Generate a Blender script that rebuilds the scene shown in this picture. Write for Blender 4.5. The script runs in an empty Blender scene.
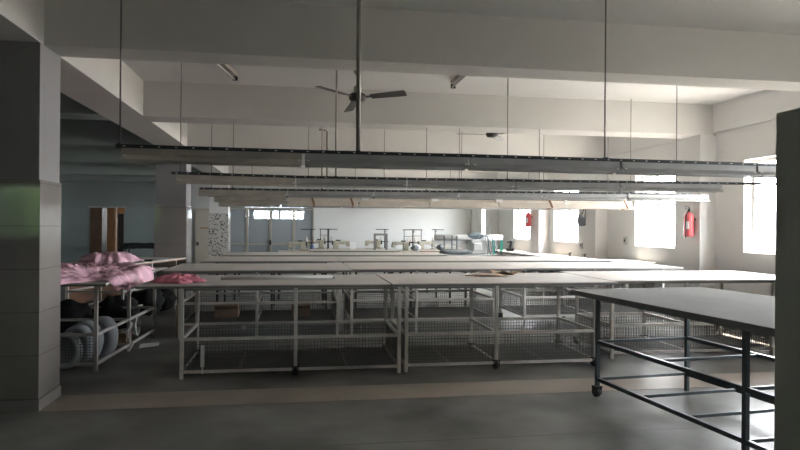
import bpy, bmesh, math, random
from mathutils import Vector, Matrix, noise
random.seed(7)
SC = bpy.context.scene
COL = SC.collection
PI = math.pi

# ------------------------------------------------------------------ materials
def mat(name, col, rough=0.6, metal=0.0, spec=0.5, var=0.0, vscale=4.0, bump=0.0, bscale=30.0, detail=4.0):
    m = bpy.data.materials.new(name); m.use_nodes = True
    nt = m.node_tree; b = nt.nodes['Principled BSDF']
    b.inputs['Roughness'].default_value = rough
    b.inputs['Metallic'].default_value = metal
    b.inputs['Specular IOR Level'].default_value = spec
    b.inputs['Base Color'].default_value = (*col, 1)
    tc = nt.nodes.new('ShaderNodeTexCoord')
    if var > 0:
        n = nt.nodes.new('ShaderNodeTexNoise'); n.inputs['Scale'].default_value = vscale
        n.inputs['Detail'].default_value = detail
        nt.links.new(tc.outputs['Object'], n.inputs['Vector'])
        r = nt.nodes.new('ShaderNodeValToRGB')
        r.color_ramp.elements[0].position = 0.3; r.color_ramp.elements[1].position = 0.7
        r.color_ramp.elements[0].color = (*[max(0, c * (1 - var)) for c in col], 1)
        r.color_ramp.elements[1].color = (*[min(1, c * (1 + var)) for c in col], 1)
        nt.links.new(n.outputs['Fac'], r.inputs['Fac'])
        nt.links.new(r.outputs['Color'], b.inputs['Base Color'])
    if bump > 0:
        n2 = nt.nodes.new('ShaderNodeTexNoise'); n2.inputs['Scale'].default_value = bscale
        n2.inputs['Detail'].default_value = 4
        nt.links.new(tc.outputs['Object'], n2.inputs['Vector'])
        bp = nt.nodes.new('ShaderNodeBump'); bp.inputs['Strength'].default_value = bump
        bp.inputs['Distance'].default_value = 0.01
        nt.links.new(n2.outputs['Fac'], bp.inputs['Height'])
        nt.links.new(bp.outputs['Normal'], b.inputs['Normal'])
    return m

def mix_mask(m, mask_socket, col2):
    """blend a second colour into the base colour where mask is 1"""
    nt = m.node_tree; b = nt.nodes['Principled BSDF']
    mx = nt.nodes.new('ShaderNodeMix'); mx.data_type = 'RGBA'
    inp = b.inputs['Base Color']
    if inp.is_linked:
        nt.links.new(inp.links[0].from_socket, mx.inputs[6])
    else:
        mx.inputs[6].default_value = inp.default_value
    mx.inputs[7].default_value = (*col2, 1)
    nt.links.new(mask_socket, mx.inputs[0])
    nt.links.new(mx.outputs[2], inp)

def math_node(nt, op, a, b=None, clamp=False):
    n = nt.nodes.new('ShaderNodeMath'); n.operation = op; n.use_clamp = clamp
    for i, v in enumerate((a, b)):
        if v is None: continue
        if isinstance(v, (int, float)): n.inputs[i].default_value = v
        else: nt.links.new(v, n.inputs[i])
    return n.outputs[0]

def joints(m, specs, col, w):
    """thin joint lines across the given axes: specs = [(axis, spacing, offset)]"""
    nt = m.node_tree
    tc = nt.nodes.new('ShaderNodeTexCoord'); sx = nt.nodes.new('ShaderNodeSeparateXYZ')
    nt.links.new(tc.outputs['Object'], sx.inputs[0])
    tot = None
    for ax, sp, off in specs:
        v = math_node(nt, 'ADD', sx.outputs[ax], 100 * sp - off)
        v = math_node(nt, 'MODULO', v, sp)
        v = math_node(nt, 'LESS_THAN', v, w)
        tot = v if tot is None else math_node(nt, 'MAXIMUM', tot, v)
    mix_mask(m, tot, col)

M = {}
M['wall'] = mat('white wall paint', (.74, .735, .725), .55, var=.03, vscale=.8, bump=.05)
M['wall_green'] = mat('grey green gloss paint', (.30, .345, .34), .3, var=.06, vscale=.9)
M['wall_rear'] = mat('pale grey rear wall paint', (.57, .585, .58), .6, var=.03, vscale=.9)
M['shade_green'] = mat('grey green paint darkened for shade', (.29, .325, .32), .5, var=.06, vscale=.9)  # grey green wall hue, darkened to stand in for the unlit side
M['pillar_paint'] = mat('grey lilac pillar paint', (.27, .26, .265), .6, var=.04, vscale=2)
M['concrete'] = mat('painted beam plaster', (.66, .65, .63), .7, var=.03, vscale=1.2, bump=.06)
M['ceiling'] = mat('white ceiling paint', (.78, .78, .77), .8, var=.03, vscale=.7)
M['floor'] = mat('grey green stone floor', (.18, .178, .165), .40, 0, .27, var=.5, vscale=1.3, detail=10, bump=.05, bscale=6)
joints(M['floor'], [(1, 3.43, 4.35)], (.10, .10, .09), .012)
M['strip'] = mat('beige stone strip', (.33, .275, .225), .34, var=.22, vscale=1.6, detail=8)
joints(M['strip'], [(0, 1.83, .3)], (.25, .21, .17), .005)
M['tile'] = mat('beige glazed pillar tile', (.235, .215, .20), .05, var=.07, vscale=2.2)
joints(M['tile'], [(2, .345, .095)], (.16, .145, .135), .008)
M['base_tile'] = mat('pale skirting tile', (.30, .28, .265), .2, var=.06)
M['speck'] = mat('speckled mosaic tile', (.55, .53, .50), .2, var=.1, vscale=3)
def speckle():
    m = M['speck']; nt = m.node_tree
    tc = nt.nodes.new('ShaderNodeTexCoord'); mp = nt.nodes.new('ShaderNodeMapping')
    mp.inputs['Scale'].default_value = (15, 15, 20)
    nt.links.new(tc.outputs['Object'], mp.inputs[0])
    n = nt.nodes.new('ShaderNodeTexNoise'); n.inputs['Scale'].default_value = 1.3; n.inputs['Detail'].default_value = 3
    nt.links.new(mp.outputs[0], n.inputs['Vector'])
    mix_mask(m, math_node(nt, 'GREATER_THAN', n.outputs['Fac'], .58), (.06, .06, .06))
speckle()
M['top'] = mat('off white laminate', (.55, .51, .475), .6, 0, .3, var=.05, vscale=3)
M['edge'] = mat('grey top edging', (.17, .165, .155), .5, var=.1)
M['apron'] = mat('worn grey table edging', (.20, .205, .205), .6, var=.12)
M['brown_edge'] = mat('brown top edging', (.23, .13, .08), .5, var=.2)
M['frame'] = mat('beige grey painted steel', (.60, .565, .52), .42, metal=.1, var=.14, vscale=9)
M['white_frame'] = mat('white painted steel', (.66, .64, .62), .4, metal=.1, var=.08, vscale=6)
M['dark_frame'] = mat('dark blue grey steel', (.10, .12, .13), .38, metal=.3, var=.2, vscale=8)
M['black_frame'] = mat('black painted steel', (.03, .03, .032), .42, metal=.3)
M['grey_top'] = mat('dusty grey laminate', (.25, .245, .24), .85, 0, .15, var=.08, vscale=2)
M['wire'] = mat('steel wire', (.16, .155, .145), .45, metal=.4)
M['rubber'] = mat('black caster rubber', (.02, .02, .02), .6)
M['pink'] = mat('pink woven cloth', (.70, .42, .51), .85, var=.26, vscale=3.2, bump=.25, bscale=160)
M['rose'] = mat('deep rose cloth', (.66, .22, .29), .85, var=.16, vscale=9, bump=.25, bscale=160)
M['black_bar'] = mat('black slotted steel channel', (.04, .045, .05), .4, metal=.3)
M['dust_metal'] = mat('dusty enamel reflector', (.36, .33, .29), .5, metal=.1, var=.14, vscale=5)
M['pale_metal'] = mat('grey enamel reflector', (.36, .365, .36), .42, metal=.15, var=.1, vscale=5)
M['cream_metal'] = mat('cream enamel reflector', (.62, .57, .50), .5, var=.08, vscale=5)
M['white_plastic'] = mat('white plastic', (.75, .75, .73), .4)
M['tube_glass'] = mat('unlit tube glass', (.66, .66, .64), .25)
M['pipe'] = mat('grey steel pipe', (.36, .34, .30), .45, metal=.3, var=.1)
M['rod'] = mat('dark hanging rod', (.17, .17, .17), .5, metal=.3)
M['copper'] = mat('rusty brown bracket', (.30, .17, .10), .6, var=.2)
M['fan'] = mat('dark brown fan enamel', (.06, .055, .05), .35, metal=.2)
M['fan_light'] = mat('cream fan canopy', (.5, .48, .42), .4)
M['alu'] = mat('beige anodised aluminium', (.42, .39, .33), .4, metal=.3)
M['win_frame'] = mat('grey window steel', (.55, .55, .54), .45, metal=.1)
M['door_wood'] = mat('glossy orange brown wood', (.34, .155, .06), .28, var=.25, vscale=3)
M['door_dark'] = mat('dark wood and gap shade', (.035, .025, .02), .2, var=.2)
M['door_mid'] = mat('mid brown glossy wood', (.17, .085, .045), .28, var=.25, vscale=3)
M['door_beige'] = mat('beige door laminate', (.47, .43, .37), .4, var=.05)
M['board'] = mat('brown plywood board', (.22, .10, .05), .45, var=.25, vscale=3)
M['card'] = mat('brown cardboard', (.33, .23, .15), .8, var=.12, vscale=5)
M['paper'] = mat('white paper', (.75, .75, .74), .7)
M['sack'] = mat('grey padded fabric', (.40, .42, .45), .8, var=.12, vscale=4, bump=.2, bscale=60)
M['black_cloth'] = mat('black cloth', (.018, .018, .02), .9, bump=.3, bscale=50)
M['dark_bag'] = mat('dark grey canvas', (.17, .185, .20), .8, var=.2)
M['red'] = mat('red extinguisher enamel', (.58, .10, .11), .3)
M['black'] = mat('black plastic', (.02, .02, .02), .45)
M['machine'] = mat('cream machine enamel', (.40, .37, .295), .35, var=.08)
M['machine_grey'] = mat('pale grey machine enamel', (.50, .51, .50), .4, var=.1)
M['steel'] = mat('bare steel', (.55, .55, .55), .3, metal=.8)
M['teal'] = mat('teal green enamel', (.05, .38, .31), .4)
M['hose'] = mat('blue grey hose', (.20, .25, .29), .5)
M['cabinet'] = mat('grey green cupboard enamel', (.60, .61, .55), .5, var=.06, vscale=1.5)
M['thread'] = mat('coloured thread cones', (.55, .50, .46), .8, var=.3, vscale=12)
M['blue_cloth'] = mat('blue cloth', (.12, .17, .28), .8)
M['shade'] = mat('outdoor cement sunshade', (.55, .44, .34), .8, var=.08)
M['ground'] = mat('pale outdoor paving', (.5, .48, .44), .9, var=.1)

def glass(name, tint, dif, amt, rough=.05):
    m = bpy.data.materials.new(name); m.use_nodes = True; nt = m.node_tree
    nt.nodes.remove(nt.nodes['Principled BSDF']); out = nt.nodes['Material Output']
    t = nt.nodes.new('ShaderNodeBsdfTransparent'); t.inputs[0].default_value = (*tint, 1)
    g = nt.nodes.new('ShaderNodeBsdfGlossy'); g.inputs['Roughness'].default_value = rough
    fr = nt.nodes.new('ShaderNodeFresnel'); fr.inputs['IOR'].default_value = 1.45
    d = nt.nodes.new('ShaderNodeBsdfDiffuse'); d.inputs[0].default_value = (*dif, 1)
    a = nt.nodes.new('ShaderNodeMixShader'); a.inputs[0].default_value = amt
    nt.links.new(t.outputs[0], a.inputs[1]); nt.links.new(d.outputs[0], a.inputs[2])
    b = nt.nodes.new('ShaderNodeMixShader')
    ge = nt.nodes.new('ShaderNodeNewGeometry')
    fac = math_node(nt, 'MULTIPLY', fr.outputs[0], math_node(nt, 'SUBTRACT', 1.0, ge.outputs['Backfacing']))
    nt.links.new(fac, b.inputs[0]); nt.links.new(a.outputs[0], b.inputs[1]); nt.links.new(g.outputs[0], b.inputs[2])
    nt.links.new(b.outputs[0], out.inputs['Surface'])
    return m
M['glass'] = glass('clear window glass', (.97, .97, .97), (.8, .8, .8), .02)
M['frost'] = glass('bluish frosted glass', (.66, .70, .72), (.42, .455, .475), .62, .15)

# ------------------------------------------------------------------ mesh builder
class MB:
    def __init__(s): s.bm = bmesh.new()
    def box(s, x0, x1, y0, y1, z0, z1, rot=None, bev=0):
        vs = [s.bm.verts.new((x, y, z)) for z in (z0, z1) for y in (y0, y1) for x in (x0, x1)]
        if rot:
            c = Vector(((x0 + x1) / 2, (y0 + y1) / 2, (z0 + z1) / 2))
            for v in vs: v.co = c + rot @ (v.co - c)
        fs = [s.bm.faces.new([vs[i] for i in f]) for f in ((0, 2, 3, 1), (4, 5, 7, 6), (0, 1, 5, 4), (2, 6, 7, 3), (0, 4, 6, 2), (1, 3, 7, 5))]
        if bev > 0:
            ed = {e for f in fs for e in f.edges}
            bmesh.ops.bevel(s.bm, geom=list(ed), offset=bev, segments=2, affect='EDGES', profile=.5)
        return s
    def bar(s, p, q, w, h=None, n=4, caps=True):
        """square or round bar between two points"""
        h = h or w; p = Vector(p); q = Vector(q); d = (q - p).normalized()
        up = Vector((0, 0, 1)) if abs(d.z) < .95 else Vector((0, 1, 0))
        a = d.cross(up).normalized(); b = a.cross(d).normalized()
        if n == 4: prof = [(-w / 2, -h / 2), (w / 2, -h / 2), (w / 2, h / 2), (-w / 2, h / 2)]
        else: prof = [(w / 2 * math.cos(2 * PI * i / n), h / 2 * math.sin(2 * PI * i / n)) for i in range(n)]
        r0 = [s.bm.verts.new(p + a * u + b * v) for u, v in prof]
        r1 = [s.bm.verts.new(q + a * u + b * v) for u, v in prof]
        k = len(prof)
        for i in range(k):
            f = s.bm.faces.new([r0[i], r0[(i + 1) % k], r1[(i + 1) % k], r1[i]]); f.smooth = n > 6
        if caps: s.bm.faces.new(r0[::-1]); s.bm.faces.new(r1)
        return s
    def tube(s, pts, r, n=8):
        pts = [Vector(p) for p in pts]; rings = []
        for i, p in enumerate(pts):
            d = (pts[min(i + 1, len(pts) - 1)] - pts[max(i - 1, 0)]).normalized()
            up = Vector((0, 0, 1)) if abs(d.z) < .9 else Vector((0, 1, 0))
            a = d.cross(up).normalized(); b = a.cross(d).normalized()
            rings.append([s.bm.verts.new(p + (a * math.cos(2 * PI * j / n) + b * math.sin(2 * PI * j / n)) * r) for j in range(n)])
        for A, B in zip(rings, rings[1:]):
            for j in range(n):
                s.bm.faces.new([A[j], A[(j + 1) % n], B[(j + 1) % n], B[j]]).smooth = True
        s.bm.faces.new(rings[0][::-1]); s.bm.faces.new(rings[-1])
        return s
    def lathe(s, prof, c=(0, 0, 0), n=16, axis='z'):
        """prof = [(radius, height)]"""
        rings = []
        for r, h in prof:
            ring = []
            for j in range(n):
                t = 2 * PI * j / n; u, v = r * math.cos(t), r * math.sin(t)
                co = {'z': (u, v, h), 'x': (h, u, v), 'y': (v, h, u)}[axis]
                ring.append(s.bm.verts.new(Vector(c) + Vector(co)))
            rings.append(ring)
        for A, B in zip(rings, rings[1:]):
            for j in range(n):
                s.bm.faces.new([A[j], A[(j + 1) % n], B[(j + 1) % n], B[j]]).smooth = True
        s.bm.faces.new(rings[0][::-1]); s.bm.faces.new(rings[-1])
        return s
    def prism(s, prof, p, q):
        """extrude a (side, up) profile along p -> q, q level with p"""
        p = Vector(p); q = Vector(q); d = (q - p).normalized()
        a = Vector((-d.y, d.x, 0)).normalized(); up = Vector((0, 0, 1))
        r0 = [s.bm.verts.new(p + a * u + up * v) for u, v in prof]
        r1 = [s.bm.verts.new(q + a * u + up * v) for u, v in prof]
        k = len(prof)
        for i in range(k): s.bm.faces.new([r0[i], r0[(i + 1) % k], r1[(i + 1) % k], r1[i]])
        s.bm.faces.new(r0[::-1]); s.bm.faces.new(r1)
        return s
    def blob(s, c, r, seed=0, amt=.15, freq=2.0, seg=24, sq=1.0):
        tmp = bmesh.new(); bmesh.ops.create_uvsphere(tmp, u_segments=seg, v_segments=seg // 2, radius=1)
        mp = {}
        for v in tmp.verts:
            d = v.co.copy()
            if sq != 1.0: d = Vector([math.copysign(abs(t) ** sq, t) for t in d])
            k = 1 + amt * noise.noise(v.co * freq + Vector((seed * 7.3, seed, 0)))
            mp[v] = s.bm.verts.new(Vector(c) + Vector((d.x * r[0], d.y * r[1], d.z * r[2])) * k)
        for f in tmp.faces: s.bm.faces.new([mp[v] for v in f.verts]).smooth = True
        tmp.free(); return s
    def build(s, name, m, parent=None, **kw):
        bmesh.ops.recalc_face_normals(s.bm, faces=s.bm.faces)
        me = bpy.data.meshes.new(name); s.bm.to_mesh(me); s.bm.free()
        me.materials.append(M[m] if isinstance(m, str) else m)
        o = bpy.data.objects.new(name, me); COL.objects.link(o)
        if parent: o.parent = parent
        for k, v in kw.items(): o[k] = v
        return o

def tag(o, label, cat, group=None):
    o['label'] = label; o['category'] = cat
    if group: o['group'] = group
    return o
def thing(name, label, cat, loc=(0, 0, 0), rz=0, group=None):
    o = bpy.data.objects.new(name, None); COL.objects.link(o)
    o.location = loc; o.rotation_euler = (0, 0, rz); o.empty_display_size = .1
    return tag(o, label, cat, group)
def struct(name, mb, m, parent=None):
    o = mb.build(name, m, parent)
    if not parent: o['kind'] = 'structure'
    return o
def struct_root(name, loc=(0, 0, 0)):
    o = bpy.data.objects.new(name, None); COL.objects.link(o); o.location = loc; o['kind'] = 'structure'; return o
def dup(root, loc=None, rz=None):
    r = root.copy(); COL.objects.link(r)
    if loc is not None: r.location = loc
    if rz is not None: r.rotation_euler = (0, 0, rz)
    for ch in list(root.children):
        c = ch.copy(); COL.objects.link(c); c.parent = r
        for g in list(ch.children):
            d = g.copy(); COL.objects.link(d); d.parent = c
    return r

# ------------------------------------------------------------------ room shell
XL, XR, YF, YB, ZC = -9.0, 6.41, -6.0, 22.9, 3.42
ZS = 2.95                                       # underside of the beams
struct('floor', MB().box(XL - .3, XR + .3, YF - .3, YB + .3, -.2, 0), 'floor')
struct('trim_1', MB().box(-2.03, XR, 5.45, 5.94, 0, .003), 'strip')
struct('ceiling', MB().box(XL - .3, XR + .3, YF - .3, YB + .3, ZC, ZC + .2), 'ceiling')
struct('wall_left', MB().box(XL - .25, XL, YF - .25, YB + .25, 0, ZC), 'shade_green')

SILL, HEAD = 1.16, 2.50
WINS = [(2.75, 3.65), (7.0, 8.3), (10.0, 11.3), (13.8, 15.18), (16.85, 18.17), (20.25, 21.5)]
mb = MB()
mb.box(XR, XR + .25, YF - .25, YB + .25, 0, SILL); mb.box(XR, XR + .25, YF - .25, YB + .25, HEAD, ZC)
ys = [YF - .25] + [v for w in WINS for v in w] + [YB + .25]
for a, b in zip(ys[0::2], ys[1::2]): mb.box(XR, XR + .25, a, b, SILL, HEAD)
struct('wall_right', mb, 'wall')
# shallow tie beam along the top of the right wall
struct('trim_2', MB().box(XR - .05, XR, YF, YB, 2.985, ZC), 'wall')

def window(i, y0, y1):
    r = struct_root('window_%d' % i, (XR + .17, (y0 + y1) / 2, SILL))
    w = (y1 - y0) / 2; h = HEAD - SILL; t = .045
    f = MB()
    f.box(-.03, .03, -w, -w + t, 0, h); f.box(-.03, .03, w - t, w, 0, h)
    f.box(-.03, .03, -w + t, w - t, 0, t); f.box(-.03, .03, -w + t, w - t, h - t, h)
    f.build('window_frame', 'win_frame', r)
    MB().box(-.022, .022, .12, .16, t, h - t).build('mullion', 'win_frame', r)
    tz = h * .56
    MB().box(-.02, .02, -w + t, .12, tz, tz + .035).build('transom', 'win_frame', r)
    MB().box(-.004, .004, -w + t, .12, t, tz).build('glass_pane', 'glass', r)
    k = -w * .65
    MB().box(-.02, .02, k - .03, k, tz + .035, h - t).build('mullion', 'win_frame', r)
    MB().box(-.004, .004, -w + t, k - .03, tz + .035, h - t).build('glass_pane', 'glass', r)
    MB().box(-.004, .004, k, .12, tz + .035, h - t).build('glass_pane', 'glass', r)
    MB().box(-.004, .004, .16, w - t, t, h - t).build('glass_pane', 'glass', r)
    return r
for i, (a, b) in enumerate(WINS):
    window(i + 1, a, b)
    o = MB().box(XR + .25, XR + .25 + .085, a - .2, b + .2, HEAD + .02, HEAD + .10).build('sunshade', 'shade'); o['kind'] = 'structure'

# rear wall with the glazed partition opening
P0, P1, PT = -2.33, .60, 2.34
mb = MB().box(P1, XR + .25, YB, YB + .2, 0, ZC).box(-4.0, P0, YB, YB + .2, 0, ZC).box(P0, P1, YB, YB + .2, PT, ZC)
struct('wall_back', mb, 'wall_rear')
struct('wall_back_left', MB().box(XL, -4.0, YB, YB + .2, 2.09, ZC), 'shade_green')
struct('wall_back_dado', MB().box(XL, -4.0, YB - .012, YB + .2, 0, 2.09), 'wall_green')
# wall behind the camera with its window
mb = MB()
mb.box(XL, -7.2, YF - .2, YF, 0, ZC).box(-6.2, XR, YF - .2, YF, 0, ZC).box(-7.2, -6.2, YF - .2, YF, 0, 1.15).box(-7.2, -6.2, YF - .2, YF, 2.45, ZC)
struct('wall_front', mb, 'shade_green')
r = struct_root('window_8', (-6.7, YF - .1, 1.15))
f = MB().box(-.5, -.45, -.03, .03, 0, 1.3).box(.45, .5, -.03, .03, 0, 1.3).box(-.45, .45, -.03, .03, 0, .05).box(-.45, .45, -.03, .03, 1.25, 1.3)
f.build('window_frame', 'win_frame', r)
MB().box(-.02, .02, -.025, .025, .05, 1.25).build('mullion', 'win_frame', r)
MB().box(-.45, -.02, -.004, .004, .05, 1.25).build('glass_pane', 'glass', r)
MB().box(.02, .45, -.004, .004, .05, 1.25).build('glass_pane', 'glass', r)
# room beyond the partition
mb = MB().box(-4.2, -4.0, YB + .2, 27.2, 0, ZC).box(2.0, 2.2, YB + .2, 27.2, 0, ZC)
mb.box(-4.0, 2.0, 27, 27.2, 0, 1.77).box(-4.0, 2.0, 27, 27.2, 2.10, 2.24).box(-4.0, 2.0, 27, 27.2, 2.36, ZC)
mb.box(-4.0, -1.75, 27, 27.2, 1.77, 2.10).box(-1.12, -.98, 27, 27.2, 1.77, 2.10).box(-.74, -.66, 27, 27.2, 1.77, 2.10).box(-.16, -.06, 27, 27.2, 1.77, 2.10).box(.30, 2.0, 27, 27.2, 1.77, 2.10)
mb.box(-4.0, -2.1, 27, 27.2, 2.24, 2.36).box(.4, 2.0, 27, 27.2, 2.24, 2.36)
struct('wall_far', mb, 'wall')
struct('floor_far', MB().box(-4.2, 2.2, YB + .3, 27.2, -.2, 0), 'floor')
struct('ceiling_far', MB().box(-4.2, 2.2, YB + .3, 27.2, ZC, ZC + .2), 'ceiling')
struct('ground_outside', MB().box(XR + .35, 40, -20, 45, -.5, -.3), 'ground')

mb = MB()
for k in range(9): mb.blob((-8.4 + .42 * k, YF - 1.3 - .2 * (k % 3), 1.15 + .3 * (k % 2)), (.6, .5, 1.75), k, .35, 3.0)
o = mb.build('blocker_hedge', mat('dark green foliage', (.05, .10, .03), .8, var=.5, vscale=14)); o['kind'] = 'structure'  # unseen foliage, raised to block light through the window behind the camera
# beams: one along the pillars, the others across
XB0, XB1 = -2.58, -2.035
o = MB().box(XB0, XB1, YF, YB, ZS, ZC).build('ceiling_beam', 'concrete'); o['kind'] = 'structure'
BEAMS = [(-4.75, -4.25), (-1.32, -.82), (2.1, 2.6), (5.55, 5.915), (8.93, 9.43), (12.4, 12.85), (15.52, 16.1), (19.7, 20.2), (22.5, 22.9)]
for a, b in BEAMS:
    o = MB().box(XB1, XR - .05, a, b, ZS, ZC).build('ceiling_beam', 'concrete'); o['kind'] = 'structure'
    o = MB().box(XL, XB0, a, b, ZS, ZC).build('ceiling_beam', 'shade_green'); o['kind'] = 'structure'  # left bay beams get the darker colour in place of shade
for a, b in BEAMS[2:-1]:
    if a < 6: a, b = a + .05, b
    o = MB().box(6.146, XR, a, b, 0, ZS).build('pilaster', 'wall'); o['kind'] = 'structure'
struct('baseboard_right', MB().box(XR - .012, XR, YF, YB, 0, .10), 'base_tile')
struct('baseboard_back', MB().box(P1 + .02, XR - .02, YB - .012, YB, 0, .10), 'base_tile')

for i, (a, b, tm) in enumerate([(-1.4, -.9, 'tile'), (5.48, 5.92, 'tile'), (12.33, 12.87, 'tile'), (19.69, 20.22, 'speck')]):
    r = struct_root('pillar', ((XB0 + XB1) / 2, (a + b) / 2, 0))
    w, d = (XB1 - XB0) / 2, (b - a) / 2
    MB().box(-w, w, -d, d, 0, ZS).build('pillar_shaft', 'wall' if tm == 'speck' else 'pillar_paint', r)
    e = .012
    t = MB()
    t.box(-w - e, w + e, -d - e, -d - .0005, .095, 1.85).box(-w - e, w + e, d + .0005, d + e, .095, 1.85)
    t.box(-w - e, -w - .0005, -d, d, .095, 1.85).box(w + .0005, w + e, -d, d, .095, 1.85)
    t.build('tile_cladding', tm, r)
    e = .02; t = MB()
    t.box(-w - e, w + e, -d - e, -d - .0005, 0, .093).box(-w - e, w + e, d + .0005, d + e, 0, .093)
    t.box(-w - e, -w - .0005, -d, d, 0, .093).box(w + .0005, w + e, -d, d, 0, .093)
    t.build('skirting', 'base_tile', r)

# glazed aluminium partition
r = thing('glass_partition', 'beige aluminium framed partition of bluish frosted glass in the rear wall', 'partition', ((P0 + P1) / 2, YB + .06, 0))
ox = (P0 + P1) / 2
mul = [P0, -1.72, -.91, -.09, P1]
f = MB().box(P0 - ox, P1 - ox, -.03, .03, PT - .05, PT).box(P0 - ox, P0 - ox + .05, -.03, .03, 0, PT - .05).box(P1 - ox - .05, P1 - ox, -.03, .03, 0, PT - .05)
f.box(P0 - ox + .05, P1 - ox - .05, -.03, .03, 2.05, 2.10)
f.build('outer_frame', 'alu', r)
for x in mul[1:-1]:
    MB().box(x - ox - .045, x - ox + .045, -.032, .032, 0, 2.05).build('mullion', 'alu', r)
for a, b in zip(mul, mul[1:]):
    a2, b2 = a - ox + .048, b - ox - .048
    MB().box(a2, b2, -.025, .025, .81, .86).build('mid_rail', 'alu', r)
    MB().box(a2, b2, -.025, .025, 0, .08).build('bottom_rail', 'alu', r)
    MB().box(a2, b2, -.004, .004, .86, 2.05).build('glass_panel', 'frost', r)
    MB().box(a2, b2, -.004, .004, .08, .81).build('glass_panel', 'frost', r)
MB().box(P0 - ox + .05, P1 - ox - .05, -.004, .004, 2.10, PT - .05).build('transom_glass', 'frost', r)
h = MB().box(-.01 + (-.91 - ox) - .02, (-.91 - ox) + .03, -.06, -.03, .80, .98).box((-.91 - ox) - .07, (-.91 - ox) + .05, -.09, -.06, .86, .89)
h.build('door_handle', 'black', r)

# beige door left of the mosaic pillar
r = struct_root('door_1', (-3.0, YB - .03, 0))
MB().box(-.42, .42, -.02, .02, 0, 2.0).build('door_leaf', 'door_beige', r)
MB().box(-.48, -.42, -.03, .03, 0, 2.06).box(.42, .48, -.03, .03, 0, 2.06).box(-.42, .42, -.03, .03, 2.0, 2.06).build('door_frame', 'alu', r)
MB().box(-.30, .40, -.035, -.02, 1.36, 1.41).build('push_bar', 'card', r)
MB().box(-.40, -.34, -.06, -.02, .78, .9).build('door_handle', 'black', r)
# glossy brown folding door at the dim end
r = struct_root('door_2', (-6.33, YB - .05, 0))
for x0, x1, ang, m in ((-.56, -.18, -14, 'door_mid'), (-.17, 0.0, 30, 'door_dark'), (.0, .25, -12, 'door_wood'), (.26, .33, 30, 'door_wood')):  # the dark one puts the shade of the recess into its colour
    MB().box(x0, x1, -.03, .0, .03, 2.05, rot=Matrix.Rotation(math.radians(ang), 3, 'Z')).build('door_leaf', m, r)
MB().box(.35, .53, -.03, .0, 0, 1.85).build('door_leaf', 'door_dark', r)  # dark panel filling the open gap, its shade put into the colour
MB().box(.35, .56, -.035, .0, 1.86, 2.06).build('door_head', 'door_wood', r)
MB().box(-.6, .56, -.05, .02, 2.06, 2.09).build('door_frame', 'white_frame', r)

# ------------------------------------------------------------------ tables
def wire_panel(p, u, v, nu, nv, t=.004):
    """wire grid: origin p, edge vectors u and v"""
    p, u, v = Vector(p), Vector(u), Vector(v); m = MB()
    for i in range(nu + 1): a = p + u * (i / nu); m.bar(a, a + v, t, caps=False)
    for j in range(nv + 1): a = p + v * (j / nv); m.bar(a, a + u, t, caps=False)
    return m

def caster(x, y, parent):
    m = MB().lathe([(.012, -.022), (.038, -.022), (.042, -.014), (.042, .014), (.038, .022), (.012, .022)], (x, y + .012, .0425), 16, 'x')
    m.box(x - .034, x - .025, y - .02, y + .035, .03, .095).box(x + .025, x + .034, y - .02, y + .035, .03, .095).box(x - .034, x + .034, y - .03, y + .035, .09, .1)
    m.build('caster', 'rubber', parent)

def table(name, label, group, loc, rz, top, legs_x, legs_y, zt=.91, mid=None, low=None, low_off=0.,
          mesh=False, casters=(), tm='top', em='edge', fm='frame', lw=.036, thick=.032, slats=(), braces=False, side_rails=True):
    """top = (x0,x1,y0,y1) in local metres; legs on the grid legs_x * legs_y"""
    r = thing(name, label, 'table', loc, rz, group)
    x0, x1, y0, y1 = top
    MB().box(x0, x1, y0, y1, zt - thick * .35, zt, bev=.003).build('table_top', tm, r)
    MB().box(x0 + .002, x1 - .002, y0 + .002, y1 - .002, zt - thick, zt - thick * .35 - .0005).build('top_edging', em, r)
    zl = zt - thick
    a, b = legs_x[0], legs_x[-1]; c, d = legs_y[0], legs_y[-1]; g = lw * .8
    ap = MB()
    for y in (c, d): ap.box(a + lw / 2, b - lw / 2, y - g / 2, y + g / 2, zl - .02, zl - .001)
    for x in (a, b): ap.box(x - g / 2, x + g / 2, c + lw / 2, d - lw / 2, zl - .02, zl - .001)
    ap.build('top_frame', em, r)
    k = 0
    for x in legs_x:
        for y in legs_y:
            cs = k in casters; k += 1
            lg = MB().box(x - lw / 2, x + lw / 2, y - lw / 2, y + lw / 2, .1 if cs else 0, zl - .001, bev=.003).build('leg', fm, r)
            if cs: caster(x, y, lg)
    for z in (mid, low):
        if z is None: continue
        for y in (c, d):
            for xa, xb in zip(legs_x, legs_x[1:]):
                MB().box(xa + lw / 2, xb - lw / 2, y - g / 2, y + g / 2, z - g / 2, z + g / 2).build('rail', fm, r)
        if side_rails:
            for x in legs_x:
                for ya, yb in zip(legs_y, legs_y[1:]):
                    MB().box(x - g / 2, x + g / 2, ya + lw / 2, yb - lw / 2, z - g / 2, z + g / 2).build('cross_rail', fm, r)
        for s in (slats if z == low else ()):
            MB().box(s - .012, s + .012, c + lw / 2, d - lw / 2, z - g / 2, z + g / 2 - .004).build('shelf_slat', fm, r)
    if mesh:
        zz0, zz1 = low + g / 2, mid - g / 2; hh = zz1 - zz0; st = .034
        nx = int((b - a) / st); ny = int((d - c) / st); nz = max(3, int(hh / st))
        for y in (c + .004, d - .004): wire_panel((a, y, zz0), (b - a, 0, 0), (0, 0, hh), nx, nz).build('wire_mesh', 'wire', r)
        for x in (a, b): wire_panel((x, c, zz0), (0, d - c, 0), (0, 0, hh), ny, nz).build('wire_mesh', 'wire', r)
        wire_panel((a, c, low + g / 2 - .002), (b - a, 0, 0), (0, d - c, 0), nx, ny).build('wire_mesh', 'wire', r)
    return r

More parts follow.
